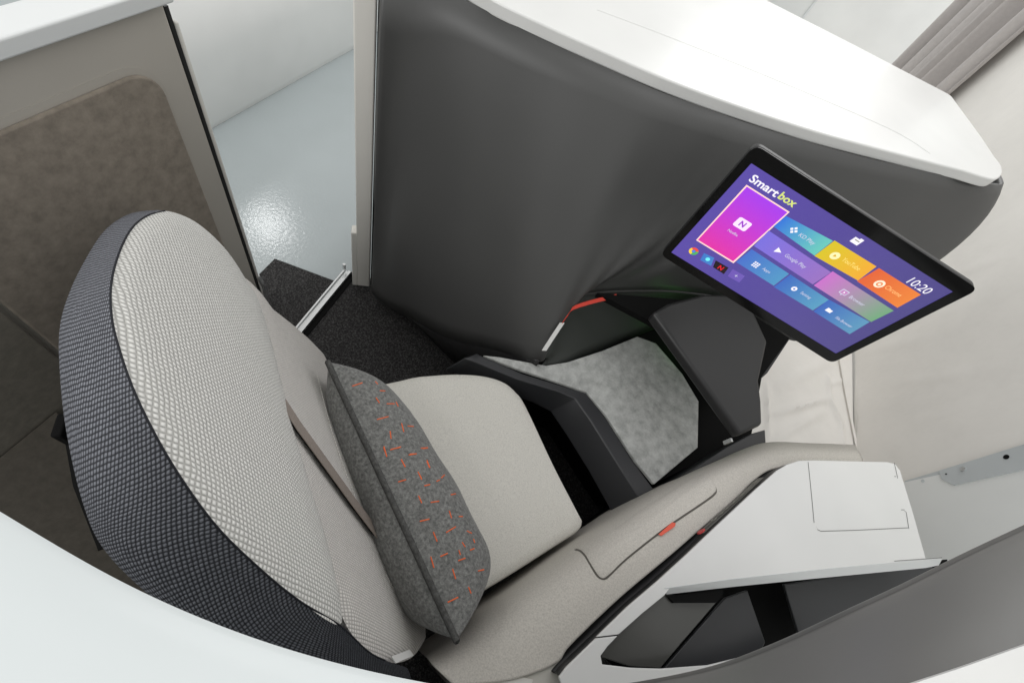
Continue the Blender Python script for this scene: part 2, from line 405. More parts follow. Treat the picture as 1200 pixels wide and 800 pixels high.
# wrap the far end round
e = C_[-1]; C_.append([p+Vector((0.035, 0.10-0.0*i, 0)) for i, p in enumerate(e)])
C_.append([p+Vector((-0.05, 0.45, 0)) for p in e])
rows = []
for k in range(NR+1):
    rw = cat([c[k] for c in C_], 6); u = k/NR
    rows.append([p+Vector((0, .0055*math.sin(i*.33+u*2.2)*math.sin(PI*u)+.003*math.sin(i*.8-u*3)*math.sin(PI*u), 0)) for i, p in enumerate(rw)])
link('shell_wall', grid(rows), m_dark, fu, solid=0.015)
# under-lip roll of the alcove edge
edge = rows[-1]
link('alcove_edge', tube([p+Vector((0, 0.004, 0)) for p in edge[6*8:6*13]], 0.006), m_dark, fu)
# footwell lining
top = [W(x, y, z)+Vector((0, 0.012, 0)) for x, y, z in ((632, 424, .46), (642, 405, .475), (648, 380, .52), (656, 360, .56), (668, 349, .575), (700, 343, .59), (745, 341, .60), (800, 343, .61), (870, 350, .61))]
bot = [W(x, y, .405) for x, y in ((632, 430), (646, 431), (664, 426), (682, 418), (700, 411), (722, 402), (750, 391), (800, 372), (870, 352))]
rows2 = []
for k in range(7):
    u = k/6; rows2.append([p.lerp(q_, u)+Vector((0.01, 0.03, 0))*math.sin(PI*u) for p, q_ in zip(cat(top, 4), cat(bot, 4))])
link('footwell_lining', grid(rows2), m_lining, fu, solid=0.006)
link('footwell_back_shade', prism([W(x, y, .62) for x, y in ((700, 343), (860, 356), (925, 396), (890, 445))], (0, 0, -.02)), m_void, fu)  # near-black colour stands in for the shadow the screen casts here
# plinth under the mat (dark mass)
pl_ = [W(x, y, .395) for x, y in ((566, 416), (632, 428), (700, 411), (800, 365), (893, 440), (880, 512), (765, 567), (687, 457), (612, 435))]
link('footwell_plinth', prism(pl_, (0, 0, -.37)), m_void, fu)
gl = bpy.data.lights.new('green_status_lamp', 'POINT'); gl.energy = .035; gl.color = (.25, 1, .2); gl.shadow_soft_size = .01
go_ = bpy.data.objects.new('green_status_lamp', gl); S.collection.objects.link(go_); go_.location = W(802, 402, .455)
# lower skirt between post and plinth
sk_t = [Vector((-0.57, .875, .10)), W(478, 372, .12), W(522, 395, .22), W(580, 410, .36), W(632, 424, .46)]
link('kick_panel', grid([[p+Vector((0.0, 0.01, 0)) for p in cat(sk_t, 5)], [Vector((p.x+0.03, p.y+0.06, 0.01)) for p in cat(sk_t, 5)]]), m_black, fu, solid=.01)
# top counter
ZC = 1.12
inner = [(430, -95), (480, -60), (530, -30), (580, 1), (640, 30), (700, 57), (780, 92), (860, 122), (960, 155), (1060, 182), (1130, 200)]
co = cat2(inner, 6)+cat2([(1152, 207), (1166, 210), (1174, 205), (1174, 195), (1166, 184)], 4)+cat2([(1150, 160), (1122, 122), (1114, 112), (1100, 104)], 4)+[(1000, 52), (890, -4), (780, -60), (690, -110)]
cap_pts = [W(x, y, ZC) for x, y in co]
link('counter_top', prism(cap_pts, (0, 0, -0.029)), m_white, fu, bevel=0.004, seg=3)
# body behind the wall so the counter rests on something
bb = [Vector((p.x*0.99, p.y+0.02, 1.094)) for p in [W(x, y, 1.094) for x, y in ((640, 20), (860, 112), (1060, 172), (1140, 185), (1100, 112), (890, 5), (700, -90))]]
link('carcass', prism(bb, (0, 0, -1.05)), m_grey, fu)
# shallow seam line in the counter top
sm = [W(x, y, ZC+0.0004) for x, y in cat2([(700, 12), (780, 42), (900, 90), (1040, 150), (1090, 180)], 6)]
link('counter_seam', ribbon(sm, Vector((0.0003, 0.0006, 0)), 0.0003, Vector((0, 0, 1))), m_white, fu)

# door post
dp = empty('door_post', (-0.63, 0.92, 0), 'tall pale beige door post standing left of the charcoal wall', 'door post')
Pa = W(413, 334, 0.03); Pb = W(433, 336, 0.03)
dd = (Pb-Pa); nn = Vector((-dd.y, dd.x, 0)).normalized()
def flat(v, z): return Vector((v.x, v.y, z))
base = [Pa, Pb, Pb+nn*0.03, Pa+nn*0.03]
link('post', prism([flat(p, 1.35) for p in [Pa+dd*0.27, Pb, Pb+nn*0.04, Pa+dd*0.27+nn*0.04]], (0, 0, -1.32)), m_post, dp, bevel=0.004)
link('latch_block', prism([flat(p, 0.33) for p in [Pa, Pa+dd*0.30, Pa+dd*0.30+nn*0.038, Pa+nn*0.038]], (0, 0, -0.30)), m_post, dp, bevel=0.004)
link('gasket', prism([flat(p, 1.34) for p in [Pb+dd*0.05+nn*.006, Pb+dd*0.25+nn*.01, Pb+dd*0.25+nn*0.035, Pb+dd*.05+nn*0.035]], (0, 0, -1.30)), m_black, dp)

# pull strap on the footwell edge
ps = empty('pull_strap', W(640, 405, .5), 'narrow red and white fabric strap along the footwell opening', 'strap')
def strp(px): return [W(x+1, y+1, z+.03)+Vector((-0.004, -0.008, 0.002)) for x, y, z in px]
link('red_webbing', ribbon(cat(strp([(722, 345, .585), (700, 350, .575), (674, 358, .56), (668, 365, .55), (660, 376, .53)]), 3), Vector((0.0, 0.006, .004)), 0.002, Vector((0.3, -.8, .2)).normalized()), m_red, ps)
link('white_webbing', ribbon(cat(strp([(660, 376, .53), (650, 391, .505), (639, 408, .48)]), 3), Vector((0.006, 0.004, 0)), 0.002, Vector((0.3, -.8, .2)).normalized()), m_whitef, ps)

# ------------------------------------------------------------------ footrest
ot = empty('footrest', (0.3, .6, 0), 'low black framed footrest with grey felt mat in front of the seat', 'footrest')
mat_px = [(566, 416), (585, 418), (612, 423), (640, 428), (665, 424), (705, 411), (747, 394), (769, 402), (800, 438), (819, 470), (818, 524), (767, 567), (745, 540), (710, 486), (687, 459), (661, 450), (612, 434), (585, 424)]
link('felt_mat', prism([W(x, y, .425) for x, y in mat_px], (0, 0, -.014)), m_mat, ot, bevel=.003)
r_mat = [(558, 414), (566, 418), (612, 438), (661, 453), (687, 461), (708, 487), (738, 535), (765, 572), (772, 582)]
r_rdg = [(545, 420), (554, 423), (605, 444), (655, 459), (674, 467), (692, 492), (720, 537), (750, 584), (756, 592)]
r_low = [(522, 434), (532, 437), (580, 456), (625, 472), (645, 482), (664, 510), (690, 552), (720, 606), (727, 618)]
def seg(P, z): return [W(x, y, z) for x, y in P]
rr_ = [seg(r_mat, .39), seg(r_mat, .418), seg(r_rdg, .42), seg(r_low, .345)]
link('frame', grid(rr_), m_blacks, ot, solid=.01, bevel=.003, angle=20)
lowp = [W(x, y, .335)+Vector((0.015, .015, 0)) for x, y in r_low]
link('base', grid([[p+Vector((.03,.04,.03)) for p in lowp], [Vector((p.x+.16, p.y+.2, .008)) for p in lowp]]), m_black, ot, solid=.01)

# black housing right of the footwell
hb = empty('foot_locker', (0.6, .9, 0), 'black slab shaped housing between the felt mat and the hanging screen', 'housing')
tp = [W(x, y, z) for x, y, z in ((765, 366, .70), (783, 355, .70), (825, 344, .70), (875, 345, .70), (900, 400, .68), (890, 446, .66), (893, 470, .65), (894, 497, .64), (868, 509, .64))]
link('lid_panel', prism(tp, (0, 0, -.036)), m_black, hb, bevel=.010, seg=4)
link('inner_wall', prism([W(x, y, .58) for x, y in ((880, 350), (926, 396), (899, 437), (889, 446))], (0, 0, -.5)), m_black, hb)
lowtrim = [W(x, y, .47) for x, y in ((760, 588), (800, 556), (850, 524), (880, 508), (897, 503), (898, 520), (860, 533), (800, 562), (768, 590))]
link('lower_trim', prism(lowtrim, (0, 0, -.5)), m_blacks, hb, bevel=.004)
link('bracket', box(W(853, 517, .58), (.006, .01, .03), .5), m_alu, hb)

# ------------------------------------------------------------------ screen
qs = [Vector((x-600, y-400, FPX)) for x, y in ((880.5, 192), (1115.6, 341.3), (980, 412.5), (787.5, 295.5))]
A = Matrix((-qs[1], qs[2], -qs[3])).transposed(); tt = A.inverted()@(-qs[0])
Q = [qs[0], qs[1]*tt[0], qs[2]*tt[1], qs[3]*tt[2]]
def c2w(v): return Vector((v.dot(AX), v.dot(AY), v.dot(AZ)))
Q = [c2w(v) for v in Q]; k_ = 0.84/((Q[0].y+Q[2].y)/2); Q = [CAM+v*k_ for v in Q]
tx = (Q[1]-Q[0]).normalized(); tn = tx.cross(Q[0]-Q[3]).normalized(); ty = tn.cross(tx)
if tn.dot(CAM-Q[0]) < 0: tn = -tn
TO = Q[0]
def TV(x, y, off=0.0): return WP(x, y, TO+tn*off, tn)
def TVs(x, y, off): return WP(x, y, TO, tn)+tn*off          # fixed point of the screen plane, lifted
mon = empty('monitor', (Q[0]+Q[2])/2, 'black framed screen showing a purple menu of coloured tiles, tilted on the wall', 'screen')
ocs = [(885.5, 169), (1147, 338.5), (974.5, 425), (774, 298)]
def rcorner(pts, r, n=6):
    out = []
    for i in range(len(pts)):
        p = pts[i]; a = (pts[i-1]-p).normalized(); b = (pts[(i+1) % len(pts)]-p).normalized()
        for k in range(n+1):
            t = k/n; out.append((p+a*r)*(1-t)**2+p*2*t*(1-t)+(p+b*r)*t*t)
    return out
oc = rcorner([TV(x, y, 0.0) for x, y in ocs], 0.016)
link('casing', prism([p-tn*0.0015 for p in oc], -tn*0.013), m_black, mon, bevel=0.003)
scr = [TV(x, y) for x, y in ((880.5, 191), (1117, 341.5), (979.5, 414), (786.5, 295.5))]
# bezel ring
N_ = len(oc)
ins = rcorner(scr, 0.0015)
vv = [p+tn*0.0 for p in oc]+[p+tn*0.0 for p in ins]
ff = [[i, (i+1) % N_, (i+1) % N_+N_, i+N_] for i in range(N_)]
link('bezel', mk(vv, ff), m_gloss, mon, solid=0.0014, smooth=False)
def grad(name, c0, c1, e=1.0, diag=(1, 0), rough=0.25):
    m = bpy.data.materials.new(name); m.use_nodes = True; t = NT(m)
    tc = t.n('ShaderNodeTexCoord'); sp = t.n('ShaderNodeSeparateXYZ'); t.l(tc.outputs['UV'], sp.inputs[0])
    f = t.math('ADD', t.math('MULTIPLY', sp.outputs[0], diag[0]), t.math('MULTIPLY', sp.outputs[1], diag[1]))
    r = t.ramp(f, [(0, c0), (1, c1)]); t.l(r, t.b.inputs['Emission Color']); t.b.inputs['Emission Strength'].default_value = e
    t.b.inputs['Base Color'].default_value = (0.01, 0.01, 0.01, 1); t.b.inputs['Roughness'].default_value = rough
    return m
def lin(r, g, b): return tuple((x/255/12.92 if x/255 <= .04045 else ((x/255+.055)/1.055)**2.4) for x in (r, g, b))
def em(name, rgb, e=1.0): return M(name, lin(*rgb), 0.4, 0.2, emit=e)
def quad(name, px, mat, off, parent, uv=((0, 1), (1, 1), (1, 0), (0, 0))):
    return link(name, mk([TVs(x, y, off) for x, y in px], [[0, 1, 2, 3]], list(uv), fix=False), mat, parent, smooth=False)
disp = link('display', mk([p+tn*0.0003 for p in scr], [[0, 1, 2, 3]], [(0, 1), (1, 1), (1, 0), (0, 0)], fix=False), grad('screen_purple', lin(90, 74, 165), lin(74, 66, 132), 0.85), mon, smooth=False)
m_txt = em('screen_white', (235, 232, 240)); m_dim = em('screen_pale', (195, 195, 215)); m_lime = em('screen_lime', (205, 215, 120))
def z2(zx, zy): return (750+zx/2.6667, 150+zy/2.6667)
def tile(name, z, c0, c1, diag=(1, 0)):
    px = [z2(*p) for p in z]
    return quad('tile', px, grad('tile_'+name, lin(*c0), lin(*c1), 0.86, diag), 0.0006, disp)
bd = [z2(*p) for p in ((333, 177), (468, 262), (292, 422), (175, 350))]
quad('tile_border', bd, em('border_pale', (250, 205, 200)), 0.0005, disp)
tile('violet', ((334, 183), (461, 263), (291, 416), (181, 349)), (225, 50, 165), (165, 60, 235), (0, 1))
tile('teal', ((456, 274), (603, 352), (545, 398), (417, 307)), (50, 115, 215), (105, 200, 185), (1.0, 0))
tile('lavender', ((402, 320), (597, 450), (540, 488), (356, 368)), (120, 110, 220), (150, 110, 190))
tile('blue', ((349, 378), (466, 455), (418, 492), (300, 418)), (70, 110, 200), (80, 150, 195))
tile('blue_teal', ((470, 457), (590, 536), (540, 569), (418, 496)), (60, 105, 190), (85, 155, 190))
tile('azure', ((590, 535), (718, 605), (655, 643), (542, 572)), (55, 100, 185), (90, 150, 185))
tile('yellow', ((608, 351), (739, 432), (681, 476), (545, 399)), (215, 195, 30), (240, 170, 40))
tile('pink_green', ((602, 447), (793, 570), (722, 605), (543, 491)), (200, 110, 200), (110, 165, 120))
tile('orange', ((747, 437), (878, 520), (804, 561), (678, 478)), (225, 95, 45), (235, 130, 50))
tile('icon_dark', ((237, 413), (277, 436), (262, 456), (228, 434)), (20, 12, 20), (30, 15, 25))
tile('icon_blue', ((200, 390), (232, 405), (222, 430), (188, 412)), (60, 120, 200), (70, 130, 200))
tile('icon_violet', ((290, 440), (328, 462), (310, 482), (274, 462)), (110, 85, 180), (110, 90, 180))
def text(s, z0, hgt, mat, off=0.0012, par=None, sx=1.0, name='lettering', bold=0.0, align='LEFT'):
    cu = bpy.data.curves.new('t', 'FONT'); cu.body = s; cu.size = hgt; cu.align_x = align; cu.align_y = 'CENTER'; cu.offset = bold; cu.resolution_u = 3
    o = bpy.data.objects.new('t', cu); me = bpy.data.meshes.new_from_object(o)
    bpy.data.objects.remove(o); bpy.data.curves.remove(cu)
    p0 = TVs(*z2(*z0), off)
    for v in me.vertices: v.co = p0+tx*v.co.x*sx+ty*v.co.y
    return link(name, me, mat, par or disp, smooth=False)
pxm = (TV(1000, 300)-TV(999, 300)).length       # rough metres per photo pixel
def zlen(a, b): return (TV(*z2(*a))-TV(*z2(*b))).length
text('Smart', (346, 154), 0.0210, m_txt, sx=1.17, bold=0.0004)
text('box', (436, 208), 0.0205, m_lime, sx=1.08, bold=0.0005)
text('10:20', (836, 470), 0.0225, m_txt, sx=1.02)
text('Netflix', (275, 317), 0.0085, m_dim)
text('KD Play', (498, 331), 0.0113, m_dim, sx=0.95)
text('YouTube', (634, 408), 0.0125, em('yl', (240, 215, 120)), sx=.85)
text('Chrome', (768, 494), 0.0125, em('ol', (245, 185, 120)), sx=.85)
text('Google Play', (454, 395), 0.0113, m_dim, sx=0.90)
text('Browser', (655, 525), 0.0108, m_dim, sx=0.95)
text('Apps', (384, 437), 0.0095, m_dim, sx=0.95)
text('Setting', (503, 512), 0.0095, m_dim, sx=0.95)
text('File Browser', (612, 590), 0.0095, m_dim, sx=0.85)
def shape(pts, c, s, mat, off=0.0013, name='icon'):     # pts in tile units around c (zoom px)
    p0 = TVs(*z2(*c), off)
    return link(name, mk([p0+tx*x*s+ty*y*s for x, y in pts], [list(range(len(pts)))], fix=False), mat, disp, smooth=False)
def circ(r, n=20, cx=0, cy=0): return [(cx+r*math.cos(2*PI*k/n), cy+r*math.sin(2*PI*k/n)) for k in range(n)]
def rr2(w_, h_, r, n=4):
    P = []
    for cx, cy, a0 in ((w_-r, h_-r, 0), (-w_+r, h_-r, PI/2), (-w_+r, -h_+r, PI), (w_-r, -h_+r, 1.5*PI)):
        P += [(cx+r*math.cos(a0+k*PI/2/n), cy+r*math.sin(a0+k*PI/2/n)) for k in range(n+1)]
    return P
mm = 0.0013
shape(rr2(11, 8.5, 3), (320, 300), mm, em('icon_pale', (235, 215, 245)), 0.0011)
text('N', (320, 300), 0.016, em('icon_n', (150, 60, 190)), 0.0016, align='CENTER', name='icon_letter', bold=.0006)
for a_, b_ in ((0, 3.6), (3.6, 0), (0, -3.6), (-3.6, 0)): shape([(a_+2.5, b_), (a_, b_+2.5), (a_-2.5, b_), (a_, b_-2.5)], (481, 318), mm, m_txt)
shape([(-4.5, 5), (5, 0), (-4.5, -5)], (433, 383), mm, m_txt)
shape(circ(6.5), (609, 398), mm, em('icon_yp', (245, 230, 170))); shape([(-1.8, 2.5), (2.6, 0), (-1.8, -2.5)], (609, 398), mm, em('icon_yd', (205, 160, 30)), .0017)
shape(circ(7), (748, 486), mm, em('icon_op', (250, 225, 200))); shape(circ(4), (748, 486), mm, em('icon_od', (220, 120, 60)), .0017); shape(circ(2.2), (748, 486), mm, em('icon_op2', (250, 225, 200)), .002)
shape(rr2(6, 4.6, 1.2), (638, 512), mm, m_dim); shape(rr2(4.8, 3.4, 1), (638, 512), mm, em('pk', (185, 125, 180)), .0017); shape([(-1.5, -4), (0, -7.5), (2, -4)], (638, 512), mm, m_dim); shape([(-1.2, 1.8), (2, 0), (-1.2, -1.8)], (638, 512), mm, m_txt, .002)
for i in range(3):
    for j in range(3): shape([(3.6*(i-1)-1.3, 3.6*(j-1)-1.3), (3.6*(i-1)+1.3, 3.6*(j-1)-1.3), (3.6*(i-1)+1.3, 3.6*(j-1)+1.3), (3.6*(i-1)-1.3, 3.6*(j-1)+1.3)], (362, 426), mm, m_txt)
shape(circ(4.6, 8), (482, 501), mm, m_txt); shape(circ(1.7), (482, 501), mm, em('gd', (65, 110, 190)), .0017)
shape([(-5, 3), (-1, 3), (0, 2), (5, 2), (5, -4), (-5, -4)], (592, 568), mm, m_txt)
shape([(-6, 5), (1, 5), (1, 7), (6.5, 7), (6.5, -4), (-6, -4)], (674, 353), mm, m_txt); shape([(-3.5, 2.5), (4, 2.5), (4, 1.2), (-3.5, 1.2)], (674, 353), mm, em('msg', (120, 120, 90)), .0017)
# round browser mark: three arcs and a blue centre
def arc(a0, a1, r0, r1, n=8): return [(r1*math.cos(a0+(a1-a0)*k/n), r1*math.sin(a0+(a1-a0)*k/n)) for k in range(n+1)]+[(r0*math.cos(a1-(a1-a0)*k/n), r0*math.sin(a1-(a1-a0)*k/n)) for k in range(n+1)]
for k, c in enumerate(((225, 75, 60), (240, 200, 60), (75, 170, 90))): shape(arc(PI*(1/6-2*k*-1/3), PI*(1/6+2/3*(k+1)), 3.2, 7.5), (168, 384), mm, em('arc', c))
shape(circ(2.5), (168, 384), mm, em('arc_c', (75, 130, 225)), .0014)
shape(circ(3.6), (212, 409), mm, em('bubble', (110, 225, 230))) 
text('N', (252, 436), 0.015, em('red_n', (220, 30, 40)), 0.0016, align='CENTER', name='icon_letter', bold=.0004)
text('+', (300, 461), 0.014, m_dim, 0.0016, align='CENTER', name='icon_letter')
# stalk between screen and wall
cs = (scr[0]+scr[1]+scr[2]+scr[3])/4
pr = [cs+tx*a_*.07+ty*b_*.05-tn*.024 for a_, b_ in ((-1, -1), (1, -1), (1, 1), (-1, 1))]
link('wall_mount', prism(pr, -tn*0.20), m_black, mon, bevel=.004)

# ------------------------------------------------------------------ seat
R3 = Vector((.8, -.6, 0)); F3 = Vector((.6, .8, 0)); la = math.radians(22)
UPL = Vector((0, 0, 1))*math.cos(la)-F3*math.sin(la); NL = F3*math.cos(la)+Vector((0, 0, 1))*math.sin(la)
C0 = Vector((-.125, .19, .55))
def BP(x, y, off=0.0): return WP(x, y, C0+NL*off, NL)
def uvp(p): return ((p-C0).dot(R3), (p-C0).dot(UPL))
seat = empty('seat', (-.05, .2, 0), 'rounded light knit seat with slate knit side and cream cushion', 'seat')
def inflate(px, T, mat, name, parent, base=0.0, rings=14, powr=2.2, thick=None, closed_n=6, smooth_px=True, cfix=None, extra=None):
    P = [BP(x, y, base) for x, y in (cat2(px, closed_n, True) if smooth_px else px)]
    C = sum(P, Vector())/len(P)
    if cfix: C = BP(*cfix, base)
    v = []; n = len(P)
    for k in range(rings):
        s = 1-k/rings; s2 = s**0.85
        h = T*(1-s2**powr)**0.5 if s2 < 1 else 0
        for p in P:
            q = C+(p-C)*s2; q = q+NL*h
            if extra: q += NL*extra(q)*(1-s2**6)
            v.append(q)
    v.append(C+NL*(T+(extra(C) if extra else 0)))
    f = []
    for k in range(rings-1):
        for i in range(n): f.append([k*n+i, k*n+(i+1) % n, (k+1)*n+(i+1) % n, (k+1)*n+i])
    for i in range(n): f.append([(rings-1)*n+i, (rings-1)*n+(i+1) % n, len(v)-1])
    if thick:                               # skirt down and back
        b = len(v); v += [p-NL*thick+(C-p)*0.03 for p in P]
        for i in range(n): f.append([i, b+i, b+(i+1) % n, (i+1) % n])
    me = mk(v, f, [uvp(p) for p in v])
    bm = bmesh.new(); bm.from_mesh(me); bmesh.ops.recalc_face_normals(bm, faces=bm.faces)
    # make sure it faces out
    if sum((fc.normal.dot(NL) for fc in bm.faces)) < 0: bmesh.ops.reverse_faces(bm, faces=bm.faces)
    bm.to_mesh(me); bm.free()
    return link(name, me, mat, parent)
rimX = [(478, 782), (436, 766), (398, 732)]
rimL = [(398, 732), (350, 703), (300, 662), (250, 612), (200, 541), (160, 465), (137, 400), (130, 362), (131, 328), (140, 295), (154, 268), (172, 253), (193, 247)]
upper = rimL+[(222, 256), (248, 275), (268, 298), (285, 325), (300, 350), (314, 395), (328, 450), (345, 515), (362, 575), (380, 635), (394, 690)]
inflate(upper, 0.020, m_knitL, 'headrest_cushion', seat, 0.0, closed_n=5)
lower = [(285, 330), (315, 358), (345, 382), (368, 403), (378, 418), (396, 470), (425, 550), (455, 628), (480, 695), (497, 738), (497, 750), (482, 770), (458, 776), (430, 760), (409, 738), (390, 700), (330, 600), (300, 450)]
inflate(lower, 0.014, m_weave, 'lumbar_cushion', seat, -0.006, thick=.014, closed_n=5, powr=8)
# dark knit side of the backrest
outer = [(392, 812), (270, 772), (190, 716), (120, 650), (92, 590), (72, 500), (65, 425), (66, 382), (77, 345), (95, 308), (120, 270), (150, 250), (182, 246)]
rs = cat2(rimX+rimL[1:], 6); os_ = cat2([(500, 850), (440, 830)]+outer, 6); nb = len(rs)
rows = []; prof = [(0.0, 0.0, 0.0), (0.12, -0.012, .006), (0.3, -0.035, .010), (0.5, -0.06, .012), (0.7, -0.085, .010), (0.88, -0.115, .005), (1.0, -0.15, 0)]
uvs = []
arc_l = [0.0]
for i in range(1, nb): arc_l.append(arc_l[-1]+(BP(*rs[i])-BP(*rs[i-1])).length)
acc = [0.0]*nb; prev = None
cen = BP(300, 480)
for (s, off, bul) in prof:
    r_ = []
    for i in range(nb):
        x = rs[i][0]*(1-s)+os_[i][0]*s; y = rs[i][1]*(1-s)+os_[i][1]*s
        p = BP(x, y, off)
        if prev: acc[i] += (p-prev[i]).length
        r_.append(p)
    for i in range(nb): uvs.append((acc[i], arc_l[i]))
    rows.append(r_); prev = r_
r_ = [BP(os_[i][0]*.93+300*.07, os_[i][1]*.93+520*.07, -.205) for i in range(nb)]
for i in range(nb): uvs.append((acc[i]+.06, arc_l[i]))
rows.append(r_)
r_ = [BP(os_[i][0]*.6+300*.4, os_[i][1]*.6+520*.4, -.24) for i in range(nb)]
for i in range(nb): uvs.append((acc[i]+.2, arc_l[i]))
rows.append(r_)
me = grid(rows, uvs)
link('side_bolster', me, m_knitD, seat, subsurf=1)
# seam piping and stitch line
link('piping', tube([BP(x, y, 0.0006) for x, y in rs[4:]], 0.0011), m_knitD, seat)
def stitches(pts, off, ln=0.004, gap=0.0025, r=0.0007):
    pts = cat([BP(x, y, off) for x, y in pts], 10); segs = []
    acc_ = 0; L = [0]
    for i in range(1, len(pts)): L.append(L[-1]+(pts[i]-pts[i-1]).length)
    def at(s):
        for i in range(1, len(L)):
            if L[i] >= s: return pts[i-1].lerp(pts[i], (s-L[i-1])/(L[i]-L[i-1]+1e-9))
        return pts[-1]
    s = 0
    while s < L[-1]-ln: segs.append(tube([at(s), at(s+ln/2), at(s+ln)], r, 5)); s += ln+gap
    return join(segs)
link('stitching', stitches([(372, 440), (380, 472), (392, 515), (410, 566), (430, 615)], 0.0088), m_thread, seat)
link('stitching', stitches([(452, 672), (466, 698), (478, 722)], 0.0088), m_thread, seat)
# strap slot across the backrest
sp_ = [BP(x, y, o_) for x, y, o_ in ((330, 472, .006), (348, 500, .013), (378, 541, .015), (412, 588, .015), (443, 629, .015), (474, 667, .012))]
dst = (sp_[-1]-sp_[0]).normalized(); wst = dst.cross(NL)*0.0125
slot = link('belt_slot', ribbon([p-NL*.003-wst*0.55 for p in sp_], wst*0.9, .0022, NL), m_void, seat)
link('shoulder_belt', ribbon([p+NL*.002 for p in sp_], wst, .0022, NL), m_strap, seat, bevel=.0005)
# care tag
tg = [BP(x, y, .008) for x, y in ((458, 769), (479, 761), (484, 768), (463, 777))]
link('care_tag', prism(tg, NL*.0015), m_whitef, seat)
# back shell behind bolster
link('back_shell', tube([BP(x, y, -.21) for x, y in ((110, 450), (108, 500), (120, 560), (148, 630))], .03, 10), m_void, seat)
link('recline_bracket', box(BP(82, 505, -.19), (.012, .03, .05), .6), m_void, seat, bevel=.003)
# seat cushion
cpx = [(470, 444), (510, 438), (545, 437), (572, 440), (592, 447), (605, 458), (617, 475), (650, 545), (680, 603), (684, 612), (679, 622), (658, 636), (577, 687), (520, 715), (440, 690), (400, 560), (400, 470)]
cs_ = [W(x, y, .462) for x, y in cat2(cpx, 4, True)]
cc = sum(cs_, Vector())/len(cs_); n = len(cs_); v = []; f = []
for s, dz in ((.965, -.11), (.99, -.05), (1.0, -.020), (.992, -.007), (.975, 0), (.9, .004), (.7, .008), (.45, .010), (.2, .011)):
    v += [cc+(p-cc)*s+Vector((0, 0, dz)) for p in cs_]
v.append(cc+Vector((0, 0, .011)))
for k in range(8):
    for i in range(n): f.append([k*n+i, k*n+(i+1) % n, (k+1)*n+(i+1) % n, (k+1)*n+i])
for i in range(n): f.append([8*n+i, 8*n+(i+1) % n, len(v)-1])
link('seat_cushion', mk(v, f), m_cush, seat)
link('seat_base', prism([cc+(Vector((p.x, p.y, .35))-Vector((cc.x, cc.y, .35)))*.93-Vector((0, 0, cc.z-.35)) for p in cs_], (0, 0, -.34)), m_black, seat)

# ------------------------------------------------------------------ scatter pillow
pA = W(384, 424, .700); pB = W(535, 750, .700)
ux = (pB-pA).normalized(); uf = Vector((-ux.y, ux.x, 0)); 
if uf.dot(F3) < 0: uf = -uf
lp = math.radians(10); uu = Vector((0, 0, 1))*math.cos(lp)-uf*math.sin(lp); un = uf*math.cos(lp)+Vector((0, 0, 1))*math.sin(lp)
Wd = (pB-pA).length/2; Hh = 0.125; Tk = 0.07
pc = (pA+pB)/2-uu*Hh
pil = empty('scatter_pillow', pc-uu*Hh, 'charcoal felt pillow with orange stitched dashes leaning on the backrest', 'pillow')
def psurf(a_, b_, side):
    # square pillow with pulled-in edges and pointed corners
    ea = 1-0.07*(1-a_*a_)*abs(b_)**3; eb = 1-0.05*(1-b_*b_)*abs(a_)**3
    g = max(0, (1-abs(a_)**5.0))**0.6*max(0, (1-abs(b_)**2.6))**0.6*(0.93+0.17*a_)
    wr = 0.0035*math.sin(9*a_+3*b_)*math.cos(5*b_-2*a_)*g
    return pc+ux*Wd*a_*eb+uu*Hh*b_*ea+un*(((0.122*g**0.8 if side > 0 else -Tk*g) if side else 0)+side*wr)
NG = 40
def half(side):
    rows = [[psurf(math.sin(PI/2*(2*i/NG-1)), math.sin(PI/2*(2*j/NG-1)), side) for i in range(NG+1)] for j in range(NG+1)]
    return grid(rows)
fr_me = half(1)
bmx = bmesh.new(); bmx.from_mesh(fr_me); bvh = BVHTree.FromBMesh(bmx); bmx.free()
link('front_panel', fr_me, m_felt, pil); link('back_panel', half(-1), m_felt, pil)
pe = [psurf(math.sin(PI/2*t_), 1, 0) for t_ in [k/20-1 for k in range(41)]]+[psurf(1, -math.sin(PI/2*t_), 0) for t_ in [k/20-1 for k in range(41)]]
pe2 = [psurf(-1, math.sin(PI/2*t_), 0) for t_ in [k/20-1 for k in range(41)]]
link('piping', tube(pe2+pe[1:], .0058), m_pipe, pil)
A1 = [(168, 85, 190, 130), (295, 150, 312, 195), (262, 262, 322, 242), (398, 235, 412, 250), (425, 288, 455, 290), (500, 286, 520, 290), (402, 330, 422, 360), (465, 365, 510, 365), (520, 355, 532, 380), (408, 457, 475, 440), (552, 480, 565, 530), (588, 495, 622, 498), (485, 525, 490, 570), (448, 615, 465, 675), (485, 635, 548, 617), (690, 548, 718, 550), (665, 625, 705, 622), (600, 660, 635, 658), (550, 690, 572, 735), (700, 695, 718, 740), (648, 765, 668, 800), (632, 465, 650, 470)]
A2 = [(265, 65, 275, 92), (290, 70, 317, 64), (343, 88, 368, 84), (320, 103, 333, 125), (388, 68, 402, 66), (372, 140, 384, 165), (310, 172, 335, 165), (400, 108, 408, 128), (392, 184, 410, 180), (374, 215, 384, 238), (412, 236, 438, 232), (475, 212, 490, 209), (470, 262, 477, 285), (378, 295, 408, 288), (420, 328, 432, 358), (460, 330, 490, 312), (500, 280, 512, 280), (412, 405, 422, 440), (442, 405, 465, 395), (510, 360, 520, 375), (535, 385, 548, 380), (498, 418, 520, 410), (480, 443, 490, 475), (465, 548, 498, 532), (525, 325, 540, 332), (430, 170, 440, 166), (560, 450, 578, 446), (530, 500, 538, 520), (445, 160, 455, 150), (500, 385, 505, 400), (545, 350, 550, 362)]
sg = []
